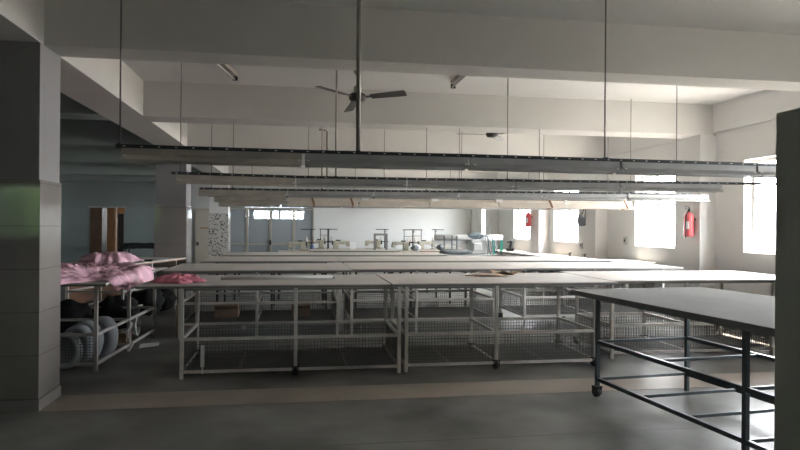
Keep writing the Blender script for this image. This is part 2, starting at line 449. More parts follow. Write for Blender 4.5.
# nearest white row: three tables with wire cages under them
G1 = 'white tables of the nearest row'
table('work_table', 'white topped table with rose cloth scrap on its top, left of nearest row', G1, (0, 0, 0), 0,
      (-1.52, .955, 6.42, 7.68), (-1.09, 0, 1.045), (6.42, 7.40), mid=.385, low=.07, mesh=True, casters=(1, 2, 5), slats=(-.55, .52))
table('work_table', 'white topped table with cardboard pieces on its top, middle of nearest row', G1, (0, 0, 0), 0,
      (.975, 3.46, 6.44, 7.80), (1.125, 2.09, 3.20), (6.45, 7.42), mid=.385, low=.07, mesh=True, casters=(2, 3, 5, 4), slats=(1.6, 2.65))
table('work_table', 'white topped table half hidden behind the dark framed table, nearest the window wall', G1, (0, 0, 0), 0,
      (3.49, 6.08, 6.62, 8.08), (3.32 + .25, 4.5, 5.62), (6.78, 7.7), mid=.385, low=.07, mesh=True, casters=(1, 3), slats=(4.0, 5.0))
# second row
G2 = 'white tables of the second row'
T2 = dict(mid=.47, low=.20, mesh=True)
table('work_table', 'white topped table behind the pink scraps, left end of the second row', G2, (0, 0, 0), 0,
      (-1.70, .74, 8.55, 10.02), (-1.49, -.51, .56), (8.62, 9.85), slats=(-1.0, .05), casters=(5,), **T2)
table('work_table', 'white topped table in the second row, directly behind the cardboard pieces', G2, (0, 0, 0), 0,
      (.75, 3.24, 8.68, 10.2), (.76, 1.67, 2.80), (8.76, 9.95), slats=(1.2, 2.2), **T2)
table('work_table', 'white topped table at the window end of the second row', G2, (0, 0, 0), 0,
      (3.25, 5.76, 8.75, 10.2), (3.3, 4.4, 5.5), (8.88, 9.98), mid=.47, low=.20, mesh=True, slats=(3.9, 4.9), fm='white_frame', casters=(1, 3))
# third row
G3 = 'white tables of the third row'
for x0, x1, lab in ((-1.55, .745, 'white topped table on black legs, left end of the third row from the front'),
                    (.755, 3.2, 'white topped table on black legs, middle of the third row from the front'),
                    (3.21, 5.62, 'white topped table on black legs, window end of the third row from the front')):
    table('work_table', lab, G3, (0, 0, 0), 0, (x0, x1, 10.75, 12.25), (x0 + .26, (x0 + x1) / 2, x1 - .24), (10.9, 12.05),
          mid=.36, fm='black_frame' if x0 < 3 else 'white_frame', lw=.034)
# fourth row
G4 = 'white tables of the fourth row'
for x0, x1, lab in ((-1.46, .765, 'white topped table in front of the glazed partition, farthest row'),
                    (.775, 3.12, 'white topped table in front of the sewing machines, farthest row')):
    table('work_table', lab, G4, (0, 0, 0), 0, (x0, x1, 12.95, 14.2), (x0 + .25, (x0 + x1) / 2, x1 - .2), (13.1, 14.05), mid=.34, fm='black_frame', lw=.034)

# dark framed table in the right foreground
dk = table('work_table', 'large grey topped table on dark blue grey steel frame, right foreground', None, (2.64, 5.27, 0), math.radians(5.5),
           (-.10, 1.33, -3.05, .30), (0, .93), (-3.0, -1.68, 0), zt=.925, tm='grey_top', em='apron', fm='dark_frame', lw=.034, thick=.046, casters=(2,))
for z in (.49, .16):
    for x in (0, .93):
        for ya, yb in ((-3.0, -1.68), (-1.68, 0)):
            MB().box(x - .014, x + .014, ya + .017, yb - .017, z - .016, z + .016).build('long_rail', 'dark_frame', dk)
    for y in ((0, -.6, -1.15, -1.68, -2.3, -3.0) if z < .3 else (0, -.82, -1.68, -3.0)):
        MB().box(.017, .913, y - .011, y + .011, z - .011, z + .011).build('cross_rail', 'dark_frame', dk)

# tables on the dim left side
def side_table(label, loc, rz, L, W, ys, em, mid, low):
    r = thing('work_table', label, 'table', loc, rz, 'tables along the pillars')
    MB().box(-W, 0, 0, L, .897, .91, bev=.003).build('table_top', 'top', r)
    MB().box(-W + .002, -.002, .002, L - .002, .878, .8965).build('top_edging', em, r)
    for x in (-W + .12, -.14):
        for y in ys: MB().box(x - .017, x + .017, y - .017, y + .017, 0, .877).build('leg', 'frame', r)
        for z in (mid, low):
            for a, b in zip(ys, ys[1:]): MB().box(x - .014, x + .014, a + .018, b - .018, z - .014, z + .014).build('rail', 'white_frame', r)
    for y in ys:
        for z in (mid, low): MB().box(-W + .138, -.158, y - .014, y + .014, z - .014, z + .014).build('cross_rail', 'frame', r)
    return r
s1 = side_table('white topped table under the big pink cloth heap, beside the near pillar', (-1.87, 6.72, 0), math.radians(-3), 2.42, 1.42, (.14, 1.2, 2.3), 'edge', .375, .075)
nx, ny = 40, 80
wire_panel((-1.3, .14, .08), (1.16, 0, 0), (0, 0, .28), 40, 10).build('wire_mesh', 'wire', s1)
s2 = side_table('brown edged table with smaller pink heap, standing before the second pillar', (-2.44, 9.82, 0), math.radians(-13.5), 2.12, 1.12, (.14, 1.05, 1.98), 'brown_edge', .49, .22)
MB().box(-1.02, -.998, .16, 1.96, .25, .84).build('side_board', 'board', s2)

# ------------------------------------------------------------------ cloth heaps
def heap(name, label, m, c, rx, ry, h, seed, zt=.912, nr=26, na=110, edge=None, group=None, fold=8.5, rough=.28, rz=0):
    """crumpled cloth: polar grid with ragged outline and folds; spills over edge=x limit"""
    bm = bmesh.new(); rings = []
    off = Vector((seed * 3.1, seed * 1.7, seed * .9))
    cr, sr = math.cos(rz), math.sin(rz)
    for i in range(nr + 1):
        t = i / nr; ring = []
        for j in range(na):
            a = 2 * PI * j / na
            k = 1 + rough * noise.noise(Vector((math.cos(a) * 2.2, math.sin(a) * 2.2, 0)) + off) + rough * .5 * noise.noise(Vector((math.cos(a) * 6, math.sin(a) * 6, 3)) + off)
            lx, ly = math.cos(a) * rx * k * t, math.sin(a) * ry * k * t
            x, y = c[0] + lx * cr - ly * sr, c[1] + lx * sr + ly * cr
            p = Vector((x * fold * .55, y * fold, 0)) + off
            w = noise.noise(p + Vector((noise.noise(p * .6) * 1.6, noise.noise(p * .6 + Vector((9, 0, 0))) * 1.6, 0)))
            rid = 1 - abs(w) * 2.0
            big = noise.noise(Vector((x * 2.1, y * 2.1, 5)) + off)
            body = (1 - t ** 3)
            z = zt + .006 + h * (1 - t ** 7) * max(.06, .30 + .40 * rid + 1.1 * big) + .045 * (1 - t ** 5) * (1 - 2 * abs(noise.noise(p * 1.9 + Vector((w * 1.5, w, 0)))))
            z = max(z, zt + .005)
            if edge is not None and x > edge + .0524 * (y - 6.72):
                eg = edge + .0524 * (y - 6.72); over = x - eg
                z -= min(over * 1.1, .10 + .03 * noise.noise(Vector((y * 9, 0, seed)))) + .004
                x = eg + .012 + over * .45
            ring.append(bm.verts.new((x, y, z)))
        rings.append(ring)
    for A, B in zip(rings, rings[1:]):
        for j in range(na):
            f = [A[j], A[(j + 1) % na], B[(j + 1) % na], B[j]]
            bm.faces.new(f).smooth = True
    bmesh.ops.remove_doubles(bm, verts=rings[0], dist=.001)
    mb = MB(); mb.bm.free(); mb.bm = bm
    o = mb.build(name, m)
    s = o.modifiers.new('cloth', 'SOLIDIFY'); s.thickness = .004; s.offset = 1
    return tag(o, label, 'cloth', group)
GP = 'pink cloth heaps'
heap('cloth_heap', 'large pink cloth heap spilling over the table edge beside the near pillar', 'pink', (-2.42, 7.75, 0), .86, 1.22, .075, 3, edge=-1.87, group=GP, nr=34, na=150)
heap('cloth_heap', 'smaller pink cloth heap on the brown edged table farther back', 'pink', (-2.86, 10.6, 0), .40, .60, .105, 5, group=GP)
heap('cloth_heap', 'small flat scrap of deep rose cloth on the nearest white table', 'rose', (-1.20, 6.74, 0), .26, .21, .05, 8, group=GP, nr=18, na=80, rough=.35)

# ------------------------------------------------------------------ hanging light rails
ORD = ['first', 'second', 'third', 'fourth', 'fifth', 'sixth', 'seventh']
def batten(label, group, p, q, zt, m, flare, hgt):
    d = Vector((q[0] - p[0], q[1] - p[1], 0)); L = d.length
    r = thing('tube_light', label, 'light', (p[0], p[1], zt), math.atan2(d.y, d.x), group)
    MB().prism([(-.028, -.045), (.028, -.045), (.028, 0), (-.028, 0)], (0, 0, 0), (L, 0, 0)).build('housing', m, r)
    f, h = flare, hgt; t = .004
    MB().prism([(-.03, -.046), (.03, -.046), (f, -.046 - h), (f, -.046 - h - .012), (f - t, -.046 - h - .012), (f - t, -.046 - h), (.028, -.05), (-.028, -.05),
                (-f + t, -.046 - h), (-f + t, -.046 - h - .012), (-f, -.046 - h - .012), (-f, -.046 - h)], (0.004, 0, 0), (L - .004, 0, 0)).build('reflector', m, r)
    for s in (-.03, .03):
        MB().bar((.04, s, -.046 - h * .75), (L - .04, s, -.046 - h * .75), .026, n=10).build('tube', 'tube_glass', r)
    for x in (.018, L - .03): MB().box(x, x + .018, -.045, .045, -.046 - h * .9, -.05).build('lamp_holder', 'white_plastic', r)
    return r
def rail(ordinal, where, pts, zt, rods, first, n, bh=.028, big=False, mats=('dust_metal', 'pale_metal'), pipes=()):
    r = thing('light_rail', 'black slotted light rail hung from rods, %s%s' % (ordinal, where), 'light rail', (pts[0][0], pts[0][1], zt), 0, 'hanging light rails')
    o = Vector((pts[0][0], pts[0][1], 0))
    c = MB(); P = [Vector((x, y, 0)) - o for x, y in pts]
    for a, b in zip(P, P[1:]):
        c.prism([(-.02, -bh), (.02, -bh), (.02, 0), (-.02, 0)], a, b)
        L = (b - a).length; k = max(2, int(L / .1))
    c.build('slotted_channel', 'black_bar', r)
    bolts = MB()
    for a, b in zip(P, P[1:]):
        L = (b - a).length; k = max(2, int(L / .11))
        for i in range(k):
            p = a + (b - a) * ((i + .5) / k); bolts.box(p.x - .008, p.x + .008, p.y - .0225, p.y - .0205, -bh * .62, -bh * .38)
    bolts.build('slot_marks', 'paper', r, kind='stuff')
    def ay(x):
        x = max(x, pts[0][0])
        for (x0, y0), (x1, y1) in zip(pts, pts[1:]):
            if x0 <= x <= x1: return y0 + (y1 - y0) * (x - x0) / (x1 - x0)
        return pts[-1][1]
    for x, rad in rods:
        y = ay(x); top = ZC
        for a, b in BEAMS:
            if a - .02 < y < b + .02: top = ZS
        MB().bar((x - o.x, y - o.y, -.004), (x - o.x, y - o.y, top - zt - .002), rad * 2, n=8).build('hanging_pipe' if rad > .008 else 'hanging_rod', 'pipe' if rad > .008 else 'rod', r)
        MB().box(x - o.x - .013, x - o.x + .013, y - o.y - .024, y - o.y + .024, -bh - .003, .006).build('clamp', 'black_bar', r)
    for i in range(n):
        xa = first + i * 1.245; xb = xa + 1.225
        if xb > pts[-1][0] + .35: break
        m = mats[0] if i == 0 else mats[1]
        lab = '%s tube light fitting from the left on the %s hanging rail' % (ORD[i], ordinal)
        bg = big and i > 0
        batten(lab, 'tube lights on the %s hanging rail' % ordinal, (xa, ay(xa)), (xb, ay(xb)), zt - bh - .001, m, .11 if bg else .07, .085 if bg else .034)
    return r
rail('nearest', ', above the dark framed table', [(-1.23, 4.63), (.02, 4.68), (1.6, 4.68), (5.15, 4.82)], 2.05, [(-1.205, .006), (.445, .017), (2.41, .006), (4.85, .006)], -1.19, 6, bh=.025)
rail('second', ', above the nearest white row', [(-1.29, 6.9), (.035, 7.12), (1.4, 7.09), (5.75, 6.75)], 2.05, [(-1.2, .005), (.43, .011), (2.39, .005), (4.41, .005)], -1.25, 6)
rail('third', ', above the second white row', [(-1.36, 9.35), (.05, 9.35), (1.87, 9.15), (5.80, 8.66)], 2.028, [(-1.2, .005), (-.9, .005), (.36, .011), (1.88, .005), (2.36, .005), (3.54, .005), (4.9, .005)], -1.37, 6)
rail('fourth', ', cream reflectors with brown brackets', [(-1.50, 11.32), (.10, 11.2), (5.95, 10.8)], 2.012, [(.2, .009), (1.52, .005), (2.9, .005), (4.4, .005), (5.6, .005)], -1.40, 6, big=True, mats=('dust_metal', 'cream_metal'))
rail('fifth', ', farthest from the front', [(-1.62, 13.3), (.2, 13.25), (6.1, 12.9)], 1.99, [(-.9, .005), (1.2, .005), (3.2, .005), (4.9, .005)], -1.56, 6, mats=('dust_metal', 'pale_metal'))
# brown brackets and junction boxes clamped round the fourth rail
for k, (x, wh) in enumerate(((.28, 'beside the drop pipe'), (.95, 'left of the junction boxes'), (4.5, 'near the fire extinguisher'), (5.9, 'at its window end'))):
    y = 11.2 - (x - .1) * .0684
    o = MB().bar((x - .03, y - .045, 2.03), (x + .02, y - .125, 1.86), .02, .03).bar((x + .02, y - .125, 1.86), (x + .02, y + .1, 1.835), .02, .03).build('bracket', 'copper')
    tag(o, 'rusty brown bracket clamped on the fourth hanging rail, %s' % wh, 'bracket', 'brackets on the fourth rail')
for x, wh in ((1.18, 'left'), (2.4, 'middle'), (3.55, 'right')):
    y = 11.18 - (x - .1) * .0684
    r = thing('junction_box', 'small pale junction box on the fourth hanging rail, %s of the three' % wh, 'box', (x, y - .075, 1.965), 0, 'junction boxes on the fourth rail')
    MB().box(-.07, .07, -.03, .03, -.03, .045, bev=.006).build('box_body', 'cream_metal', r)
    MB().box(-.055, .055, -.036, -.031, -.02, .035).build('box_lid', 'white_plastic', r)

# conduit bending down from the second cross beam
o = MB().tube([(.32, 9.52, 2.93), (.37, 9.52, 2.93), (.42, 9.52, 2.925), (.445, 9.52, 2.90), (.445, 9.52, 2.6), (.445, 9.52, 2.06)], .016, 10).build('conduit', 'pipe')
tag(o, 'grey conduit bending down beside the second beam to the third rail', 'pipe')

# ceiling fans
def fan(label, x, y, zh, angs, tilt=0):
    r = thing('ceiling_fan', label, 'fan', (x, y, zh), 0, 'ceiling fans')
    MB().bar((0, 0, .10), (0, 0, ZC - zh - .03), .024, n=10).build('down_rod', 'fan_light', r)
    MB().lathe([(.02, ZC - zh - .1), (.05, ZC - zh - .05), (.055, ZC - zh - .001)], n=16).build('ceiling_canopy', 'fan_light', r)
    MB().lathe([(.03, .06), (.05, .07), (.045, .13), (.02, .15)], n=16).build('rod_cup', 'fan_light', r)
    MB().lathe([(.03, -.055), (.085, -.045), (.105, -.015), (.105, .03), (.07, .055), (.03, .06)], n=24).build('motor', 'fan', r)
    for a in angs:
        t = math.radians(a); rot = Matrix.Rotation(math.radians(tilt), 4, 'X') @ Matrix.Rotation(t, 4, 'Z') @ Matrix.Rotation(math.radians(-13), 4, 'X')
        m = MB().box(.09, .19, -.02, .02, -.004, .004)
        vs = [(.17, -.05), (.59, -.068), (.61, -.045), (.61, .045), (.59, .062), (.17, .05)]
        b0 = [m.bm.verts.new((u, v, -.004)) for u, v in vs]; b1 = [m.bm.verts.new((u, v, .003)) for u, v in vs]
        for i in range(6): m.bm.faces.new([b0[i], b0[(i + 1) % 6], b1[(i + 1) % 6], b1[i]])
        m.bm.faces.new(b0[::-1]); m.bm.faces.new(b1)
        bmesh.ops.transform(m.bm, matrix=rot, verts=m.bm.verts)
        m.build('blade', 'fan', r)
fan('dark three bladed ceiling fan beyond the near beam, by the thick pipe', .72, 7.7, 3.06, (-24, -144, 96), -6)
fan('dark ceiling fan far off below the second cross beam', 3.33, 10.6, 3.10, (178, 298, 58), -2)

# batten fittings on the ceiling
for x, y, wh in ((-.97, 7.06, 'left of the fan'), (2.02, 6.95, 'right of the fan')):
    r = thing('ceiling_batten', 'bare tube batten fixed to the ceiling, %s' % wh, 'light', (x, y, ZC), PI / 2 - (.165 if x < 0 else 0), 'ceiling battens')
    MB().box(0, 1.2, -.03, .03, -.05, -.001).build('housing', 'dust_metal', r)
    MB().bar((.03, .01, -.085), (1.17, .01, -.085), .027, n=10).build('tube', 'tube_glass', r)
    for q in (0, 1.17): MB().box(q, q + .03, -.03, .03, -.1, -.051).build('lamp_holder', 'black', r)
r = thing('ceiling_hook_box', 'small white fan hook box on the ceiling near the window wall', 'box', (4.47, 7.1, ZC))
MB().box(-.05, .05, -.05, .05, -.06, -.001).build('box_body', 'white_plastic', r); MB().tube([(0, 0, -.06), (0, 0, -.12), (.03, 0, -.14), (.04, 0, -.11)], .006, 6).build('hook', 'rod', r)

# ------------------------------------------------------------------ things on and under the tables
r = thing('tube_lamp', 'loose white tube lamp lying across the nearest white table', 'lamp', (-.79, 7.02, .911), math.radians(2))
MB().bar((.03, 0, .019), (1.19, 0, .019), .036, n=12).build('glass_tube', 'tube_glass', r)
MB().bar((0, 0, .019), (.03, 0, .019), .037, n=12).bar((1.19, 0, .019), (1.22, 0, .019), .037, n=12).build('end_cap', 'steel', r)
def flap(label, pts, z, bend, m='card'):
    mb_ = MB(); n = len(pts); c = Vector((sum(p[0] for p in pts) / n, sum(p[1] for p in pts) / n, 0))
    lo = [mb_.bm.verts.new((p[0], p[1], z + bend * (i % 2))) for i, p in enumerate(pts)]
    hi = [mb_.bm.verts.new((p[0], p[1], z + .006 + bend * (i % 2))) for i, p in enumerate(pts)]
    for i in range(n): mb_.bm.faces.new([lo[i], lo[(i + 1) % n], hi[(i + 1) % n], hi[i]])
    mb_.bm.faces.new(lo[::-1]); mb_.bm.faces.new(hi)
    return mb_
o = flap('', [(2.0, 7.40), (2.22, 7.18), (2.50, 7.28), (2.42, 7.55), (2.2, 7.6)], .912, .02).build('cardboard_sheet', 'card')
tag(o, 'pale torn cardboard sheet on the white table, left of the two', 'cardboard', 'cardboard pieces on the white table')
o = flap('', [(2.44, 7.66), (2.40, 7.72), (2.64, 7.76), (2.78, 7.55), (2.62, 7.44), (2.52, 7.5)], .913, .045).build('cardboard_sheet', 'card')
tag(o, 'brown bent cardboard sheet on the white table, right of the two', 'cardboard', 'cardboard pieces on the white table')

def carton(label, x0, x1, y0, y1, z0, z1, open_=True, group=None, rz=0):
    cx, cy = (x0 + x1) / 2, (y0 + y1) / 2
    r = thing('cardboard_box', label, 'box', (cx, cy, z0), rz, group); w, d, h = (x1 - x0) / 2, (y1 - y0) / 2, z1 - z0; t = .006
    m = MB().box(-w, w, -d, d, 0, t).box(-w, w, -d, -d + t, t, h).box(-w, w, d - t, d, t, h).box(-w, -w + t, -d + t, d - t, t, h).box(w - t, w, -d + t, d - t, t, h)
    m.build('box_body', 'card', r)
    MB().box(-w, w, -d - .09, -d, h - .03, h - .024, rot=Matrix.Rotation(math.radians(-25), 3, 'X')).build('flap', 'card', r)
    MB().box(-w - .001, w + .001, -d - .0015, -d - .0005, h * .42, h * .5).build('tape', 'card', r)
carton('brown cardboard box in the wire shelf of the second row, at the left', -1.10, -.79, 9.0, 9.35, .222, .40, group='boxes on the second row shelf')
carton('brown cardboard box in the wire shelf of the second row, nearer the row middle', -.06, .20, 9.0, 9.35, .222, .40, group='boxes on the second row shelf')
carton('small brown box on the lower rail of the pink heap table', -2.16, -1.98, 7.95, 8.2, .01, .17)
o = MB().box(-1.56, -1.545, 8.75, 9.75, .012, .44).build('cardboard_sheet', 'card'); tag(o, 'tall brown cardboard sheet standing at the end of the second row', 'cardboard')

# grey padded rolls below the pink heap
for k, (x, y, rr, ln, tilt, wh) in enumerate(((-2.30, 6.93, .155, .06, 4, 'foremost, its dark hollow end showing'), (-2.25, 7.09, .175, .07, 6, 'second from the front, leaning'),
                                              (-2.215, 7.25, .185, .07, 8, 'third from the front, leaning'), (-2.12, 7.45, .19, .09, 4, 'rearmost and palest'))):
    m = MB().lathe([(rr * .15, -ln * .35), (rr * .62, -ln * .5), (rr * .80, -ln * .92), (rr * .93, -ln * .8), (rr, 0), (rr * .97, ln * .6), (rr * .8, ln * .92), (rr * .25, ln)], n=32, axis='y')
    for v in m.bm.verts:
        v.co *= 1 + .06 * noise.noise(v.co * 6 + Vector((k * 5, 0, 0))); v.co.z *= 1.22
    o = m.build('padded_cushion', 'sack')
    o.location = (x, y, rr * 1.25 + .015); o.rotation_euler = (math.radians(-tilt), 0, math.radians(-12 - 3 * k))
    tag(o, 'round grey padded cushion under the pink heap table, %s' % wh, 'cushion', 'grey cushions under the table')
# hanging white strips, coil, paper
def strip(name, label, pts, w, m='white_plastic', cat='strip'):
    m_ = MB()
    for (x, y, z0, z1, ww) in pts: m_.box(x - ww / 2, x + ww / 2, y - .004, y + .004, z0, z1)
    return tag(m_.build(name, m), label, cat)
strip('plastic_strip', 'white plastic strip hanging on the cage of the nearest white table', [(-.89, 6.385, .12, .33, .035), (-.89, 6.385, .05, .118, .012)], .03)
mb = MB()
for k in range(9):
    a = k / 8
    x = -1.915 + .03 * math.sin(k * 1.3)
    if k: mb.bar((px_, 7.78 + .012 * (k - 1), pz_), (x, 7.78 + .012 * k, .40 - .39 * a), .035, .01)
    px_, pz_ = x, .40 - .39 * a
tag(mb.build('cloth_strip', 'paper'), 'white cloth strip hanging over the rail of the pink heap table', 'cloth')
mb = MB()
for k in range(3):
    rr = .10 + .012 * k
    mb.tube([(-2.05 + .02 * k, 8.62 + rr * math.cos(t * PI / 10), .20 + rr * math.sin(t * PI / 10)) for t in range(20)], .012, 6)
tag(mb.build('hose_coil', 'paper'), 'white hose coil standing at the far leg of the pink heap table', 'hose')
o = flap('', [(-1.86, 8.05), (-1.66, 8.18), (-1.70, 8.42), (-1.90, 8.3)], .003, .008, 'paper').build('paper_sheet', 'paper'); tag(o, 'crumpled white paper on the floor beside the pink heap table', 'paper')
# dark stored bundles below the brown edged table
for k, (x, y, s, wh) in enumerate(((-2.55, 10.2, .22, 'front one'), (-2.35, 10.85, .24, 'middle one'), (-2.25, 11.5, .22, 'rear one'))):
    o = MB().blob((0, 0, 0), (s * 1.1, s * 1.2, s * .9), k + 2, .3, 2.4).build('cloth_bundle', 'black_cloth')
    o.location = (x - .05, y, s * .98); tag(o, 'black cloth bundle under the brown edged table, %s' % wh, 'bundle', 'black bundles under the table')
for k, (x, y, wh) in enumerate(((-2.9, 8.9, 'left'), (-2.45, 9.15, 'right'))):
    o = MB().blob((0, 0, 0), (.25, .22, .24), k + 9, .3, 2.2).build('cloth_bundle', 'black_cloth'); o.location = (x, y, .262)
    tag(o, 'black cloth bundle behind the grey cushions, %s of two' % wh, 'bundle', 'black bundles behind the cushions')
o = MB().box(-2.30, -2.12, 11.0, 11.05, .9125, .93).build('paper_sheet', 'paper'); tag(o, 'small white card behind the smaller pink heap', 'paper')
o = MB().box(-2.36, -2.24, 10.5, 10.62, .9125, .945, bev=.01).build('scissor_case', 'black'); tag(o, 'small black case on the brown edged table', 'case')

# draped table at the dim end
r = thing('draped_table', 'table draped in black cloth left of the second pillar, far back', 'table', (-4.6, 20.1, 0))
m = MB(); g = []
for i in range(21):
    row = []
    for j in range(9):
        x = -.52 + 1.04 * i / 20; y = -.3 + .6 * j / 8
        z = .92 + .08 * noise.noise(Vector((x * 4, y * 3, 1))) + .07 * (x + .2)
        if j in (0, 8): z -= .14 + .03 * noise.noise(Vector((x * 9, j, 0)))
        row.append(m.bm.verts.new((x, y, z)))
    g.append(row)
for i in range(20):
    for j in range(8): m.bm.faces.new([g[i][j], g[i + 1][j], g[i + 1][j + 1], g[i][j + 1]]).smooth = True
o = m.build('drape', 'black_cloth', r); s = o.modifiers.new('t', 'SOLIDIFY'); s.thickness = .02
MB().box(-.5, .5, -.27, .27, .78, .80).build('table_top', 'door_dark', r)
for x in (-.4, .42):
    for y in (-.22, .22): MB().box(x - .015, x + .015, y - .015, y + .015, 0, .78).build('leg', 'black_frame', r)

# ------------------------------------------------------------------ tall grey cupboard in the right foreground
r = thing('cupboard', 'tall plain grey green cupboard in the right foreground, nearest of all', 'cupboard', (2.36, 1.75, 0))
MB().box(-.275, .275, -.75, .75, .06, 2.012, bev=.004).build('cupboard_body', 'cabinet', r)
MB().box(-.25, .25, -.72, .72, 0, .06).build('plinth', 'black', r)
MB().box(-.26, -.005, -.768, -.751, .08, 1.99, bev=.003).build('door', 'cabinet', r)
d2 = MB().box(.005, .26, -.768, -.751, .08, 1.99, bev=.003).build('door', 'cabinet', r)
MB().box(.03, .045, -.80, -.769, 1.0, 1.15).build('handle', 'steel', d2)

# ------------------------------------------------------------------ wall things
def extinguisher(label, x, y, z):
    r = thing('fire_extinguisher', label, 'fire extinguisher', (x, y, z), 0, 'fire extinguishers')
    MB().lathe([(.05, 0), (.072, .012), (.075, .04), (.075, .30), (.066, .345), (.035, .37), (.028, .385)], n=20).build('cylinder', 'red', r)
    MB().bar((0, 0, .385), (0, 0, .43), .03, n=10).box(-.055, .02, -.012, .012, .43, .445).box(-.06, .02, -.012, .012, .455, .468, rot=Matrix.Rotation(.15, 3, 'Y')).build('valve', 'black', r)
    MB().tube([(-.01, -.02, .41), (-.06, -.06, .40), (-.085, -.05, .33), (-.088, -.045, .2), (-.085, -.045, .06), (-.085, -.045, -.02)], .009, 8).build('hose', 'black', r)
    lb = MB()
    for t0 in range(5):
        a0, a1 = math.radians(190 + t0 * 10), math.radians(200 + t0 * 10)
        lb.bm.faces.new([lb.bm.verts.new((.0765 * math.cos(a), .0765 * math.sin(a), z_)) for a, z_ in ((a0, .12), (a1, .12), (a1, .24), (a0, .24))])
    lb.build('label_patch', 'paper', r)
    MB().box(.06, .0905, -.03, .03, .25, .29).build('wall_bracket', 'black', r)
extinguisher('red fire extinguisher on the pilaster beside the nearest bright windows', 6.055, 9.07, 1.37)
extinguisher('red fire extinguisher far back between two bright windows', 6.05, 16.02, 1.50)
r = thing('hanging_bag', 'dark grey rounded bag hanging on the wall right of a bright window', 'bag', (6.34, 13.42, 1.53))
MB().blob((0, 0, .13), (.05, .25, .13), 4, .12, 1.5, sq=.75).build('bag_body', 'dark_bag', r)
MB().tube([(.03, -.12, .235), (.045, -.05, .36), (.05, 0, .42), (.045, .05, .36), (.03, .12, .235)], .01, 6).build('strap', 'dark_bag', r)
for y, z, wh in ((11.62, 1.25, 'below the left corner of the second window'), (12.98, 1.36, 'on the pilaster left of the second window'), (13.58, 1.10, 'below the hanging bag')):
    r = thing('socket_plate', 'small grey switch plate on the window wall %s' % wh, 'switch', (6.405 if not 12.4 < y < 12.9 else 6.14, y, z), 0, 'switch plates')
    MB().box(-.03, 0.0, -.06, .06, -.08, .08, bev=.006).build('plate', 'machine_grey', r); MB().box(-.038, -.031, -.02, .02, -.03, .03).build('switch', 'black', r)

# bench along the window wall
r = thing('wall_bench', 'long pale bench along the window wall behind the white rows', 'bench', (5.99, 14.9, 0))
MB().box(-.36, .36, -3.0, 3.0, .80, .83).build('bench_top', 'top', r); MB().box(-.355, .355, -2.99, 2.99, .765, .7995).build('top_edging', 'edge', r)
for x in (-.3, .3):
    for y in (-2.8, -1.4, 0, 1.4, 2.8): MB().box(x - .018, x + .018, y - .018, y + .018, 0, .764).build('leg', 'frame', r)
r = thing('steel_bench', 'low grey steel bench under the window wall extinguisher end', 'bench', (6.05, 11.05, 0))
MB().box(-.28, .28, -.62, .62, .86, .885).build('bench_top', 'machine_grey', r)
for x in (-.25, .25):
    for y in (-.59, .59): MB().box(x - .015, x + .015, y - .015, y + .015, 0, .859).build('leg', 'machine_grey', r)
for k, (y, wh) in enumerate(((16.9, 'far end'), (13.0, 'middle'), (12.3, 'near end'))):
    r = thing('bench_clamp', 'small dark bench clamp on the wall bench, %s' % wh, 'clamp', (5.85, y, .83), 0, 'clamps on the wall bench')
    s = 1.0 if k == 0 else .45
    MB().box(-.08 * s, .08 * s, -.1 * s, .1 * s, 0, .08 * s).bar((0, 0, .08 * s), (.04 * s, 0, .26 * s), .05 * s).build('clamp_body', 'black', r)
    MB().bar((-.08 * s, 0, .24 * s), (.12 * s, 0, .30 * s), .03 * s, n=8).build('clamp_arm', 'black', r)

# ------------------------------------------------------------------ sewing stations at the back
def station(label, x, y, flip=1, top='top', cones=2, double=False, hm='machine'):
    r = thing('sewing_station', label, 'sewing machine', (x, y, 0), 0, 'sewing stations')
    MB().box(-.52, .52, -.27, .27, .745, .775).build('table_top', top, r)
    MB().box(-.518, .518, -.268, .268, .715, .7445).build('top_edging', 'brown_edge', r)
    for sx in (-.44, .44):
        MB().box(sx - .02, sx + .02, -.03, .03, .04, .714).box(sx - .03, sx + .03, -.25, .25, 0, .04).build('leg', 'frame', r)
    f = flip
    h = MB().box(*sorted((-.27 * f, .25 * f)), -.09, .09, .776, .80, bev=.004)
    h.box(*sorted((.08 * f, .24 * f)), -.07, .07, .80, 1.04, bev=.02).box(*sorted((-.26 * f, .10 * f)), -.055, .055, .94, 1.04, bev=.025).box(*sorted((-.27 * f, -.15 * f)), -.05, .05, .87, .96, bev=.015)
    h.build('machine_head', hm, r)
    MB().bar((-.21 * f, 0, .80), (-.21 * f, 0, .88), .014, n=8).box(*sorted((-.24 * f, -.18 * f)), -.02, .02, .80, .812).bar((-.10 * f, -.062, .985), (-.10 * f, -.075, .985), .05, n=12).build('needle_bar', 'steel', r)
    MB().box(*sorted((.02 * f, .16 * f)), -.03, .03, 1.041, 1.075, bev=.008).build('bobbin_winder', 'black', r)
    MB().lathe([(.03, .245 * f), (.065, .25 * f), (.065, .285 * f), (.03, .29 * f)], (0, 0, .98), 16, 'x').build('hand_wheel', 'black', r)
    s = MB().bar((.40 * f, .18, .776), (.40 * f, .18, 1.41), .028, n=8).bar((.10 * f, .18, 1.39), (.52 * f, .18, 1.39), .024, n=8).bar((.40 * f, -.06, 1.33), (.40 * f, .24, 1.33), .02, n=8)
    s.bar((.26 * f, .18, 1.0), (.52 * f, .18, 1.0), .028)
    if double: s.bar((.14 * f, .18, .776), (.14 * f, .18, 1.39), .022, n=8).bar((.14 * f, .18, 1.2), (.40 * f, .18, 1.2), .016, n=8)
    s.build('thread_stand', 'black_frame', r)
    for c in range(cones):
        MB().lathe([(.045, 0), (.04, .02), (.018, .15), (.01, .155)], ((.27 + .21 * c) * f, .18, 1.016), 12).build('thread_cone', 'thread', r)
    MB().box(-.18, .18, -.2, .2, .50, .70).build('motor', 'machine_grey', r)
    return r
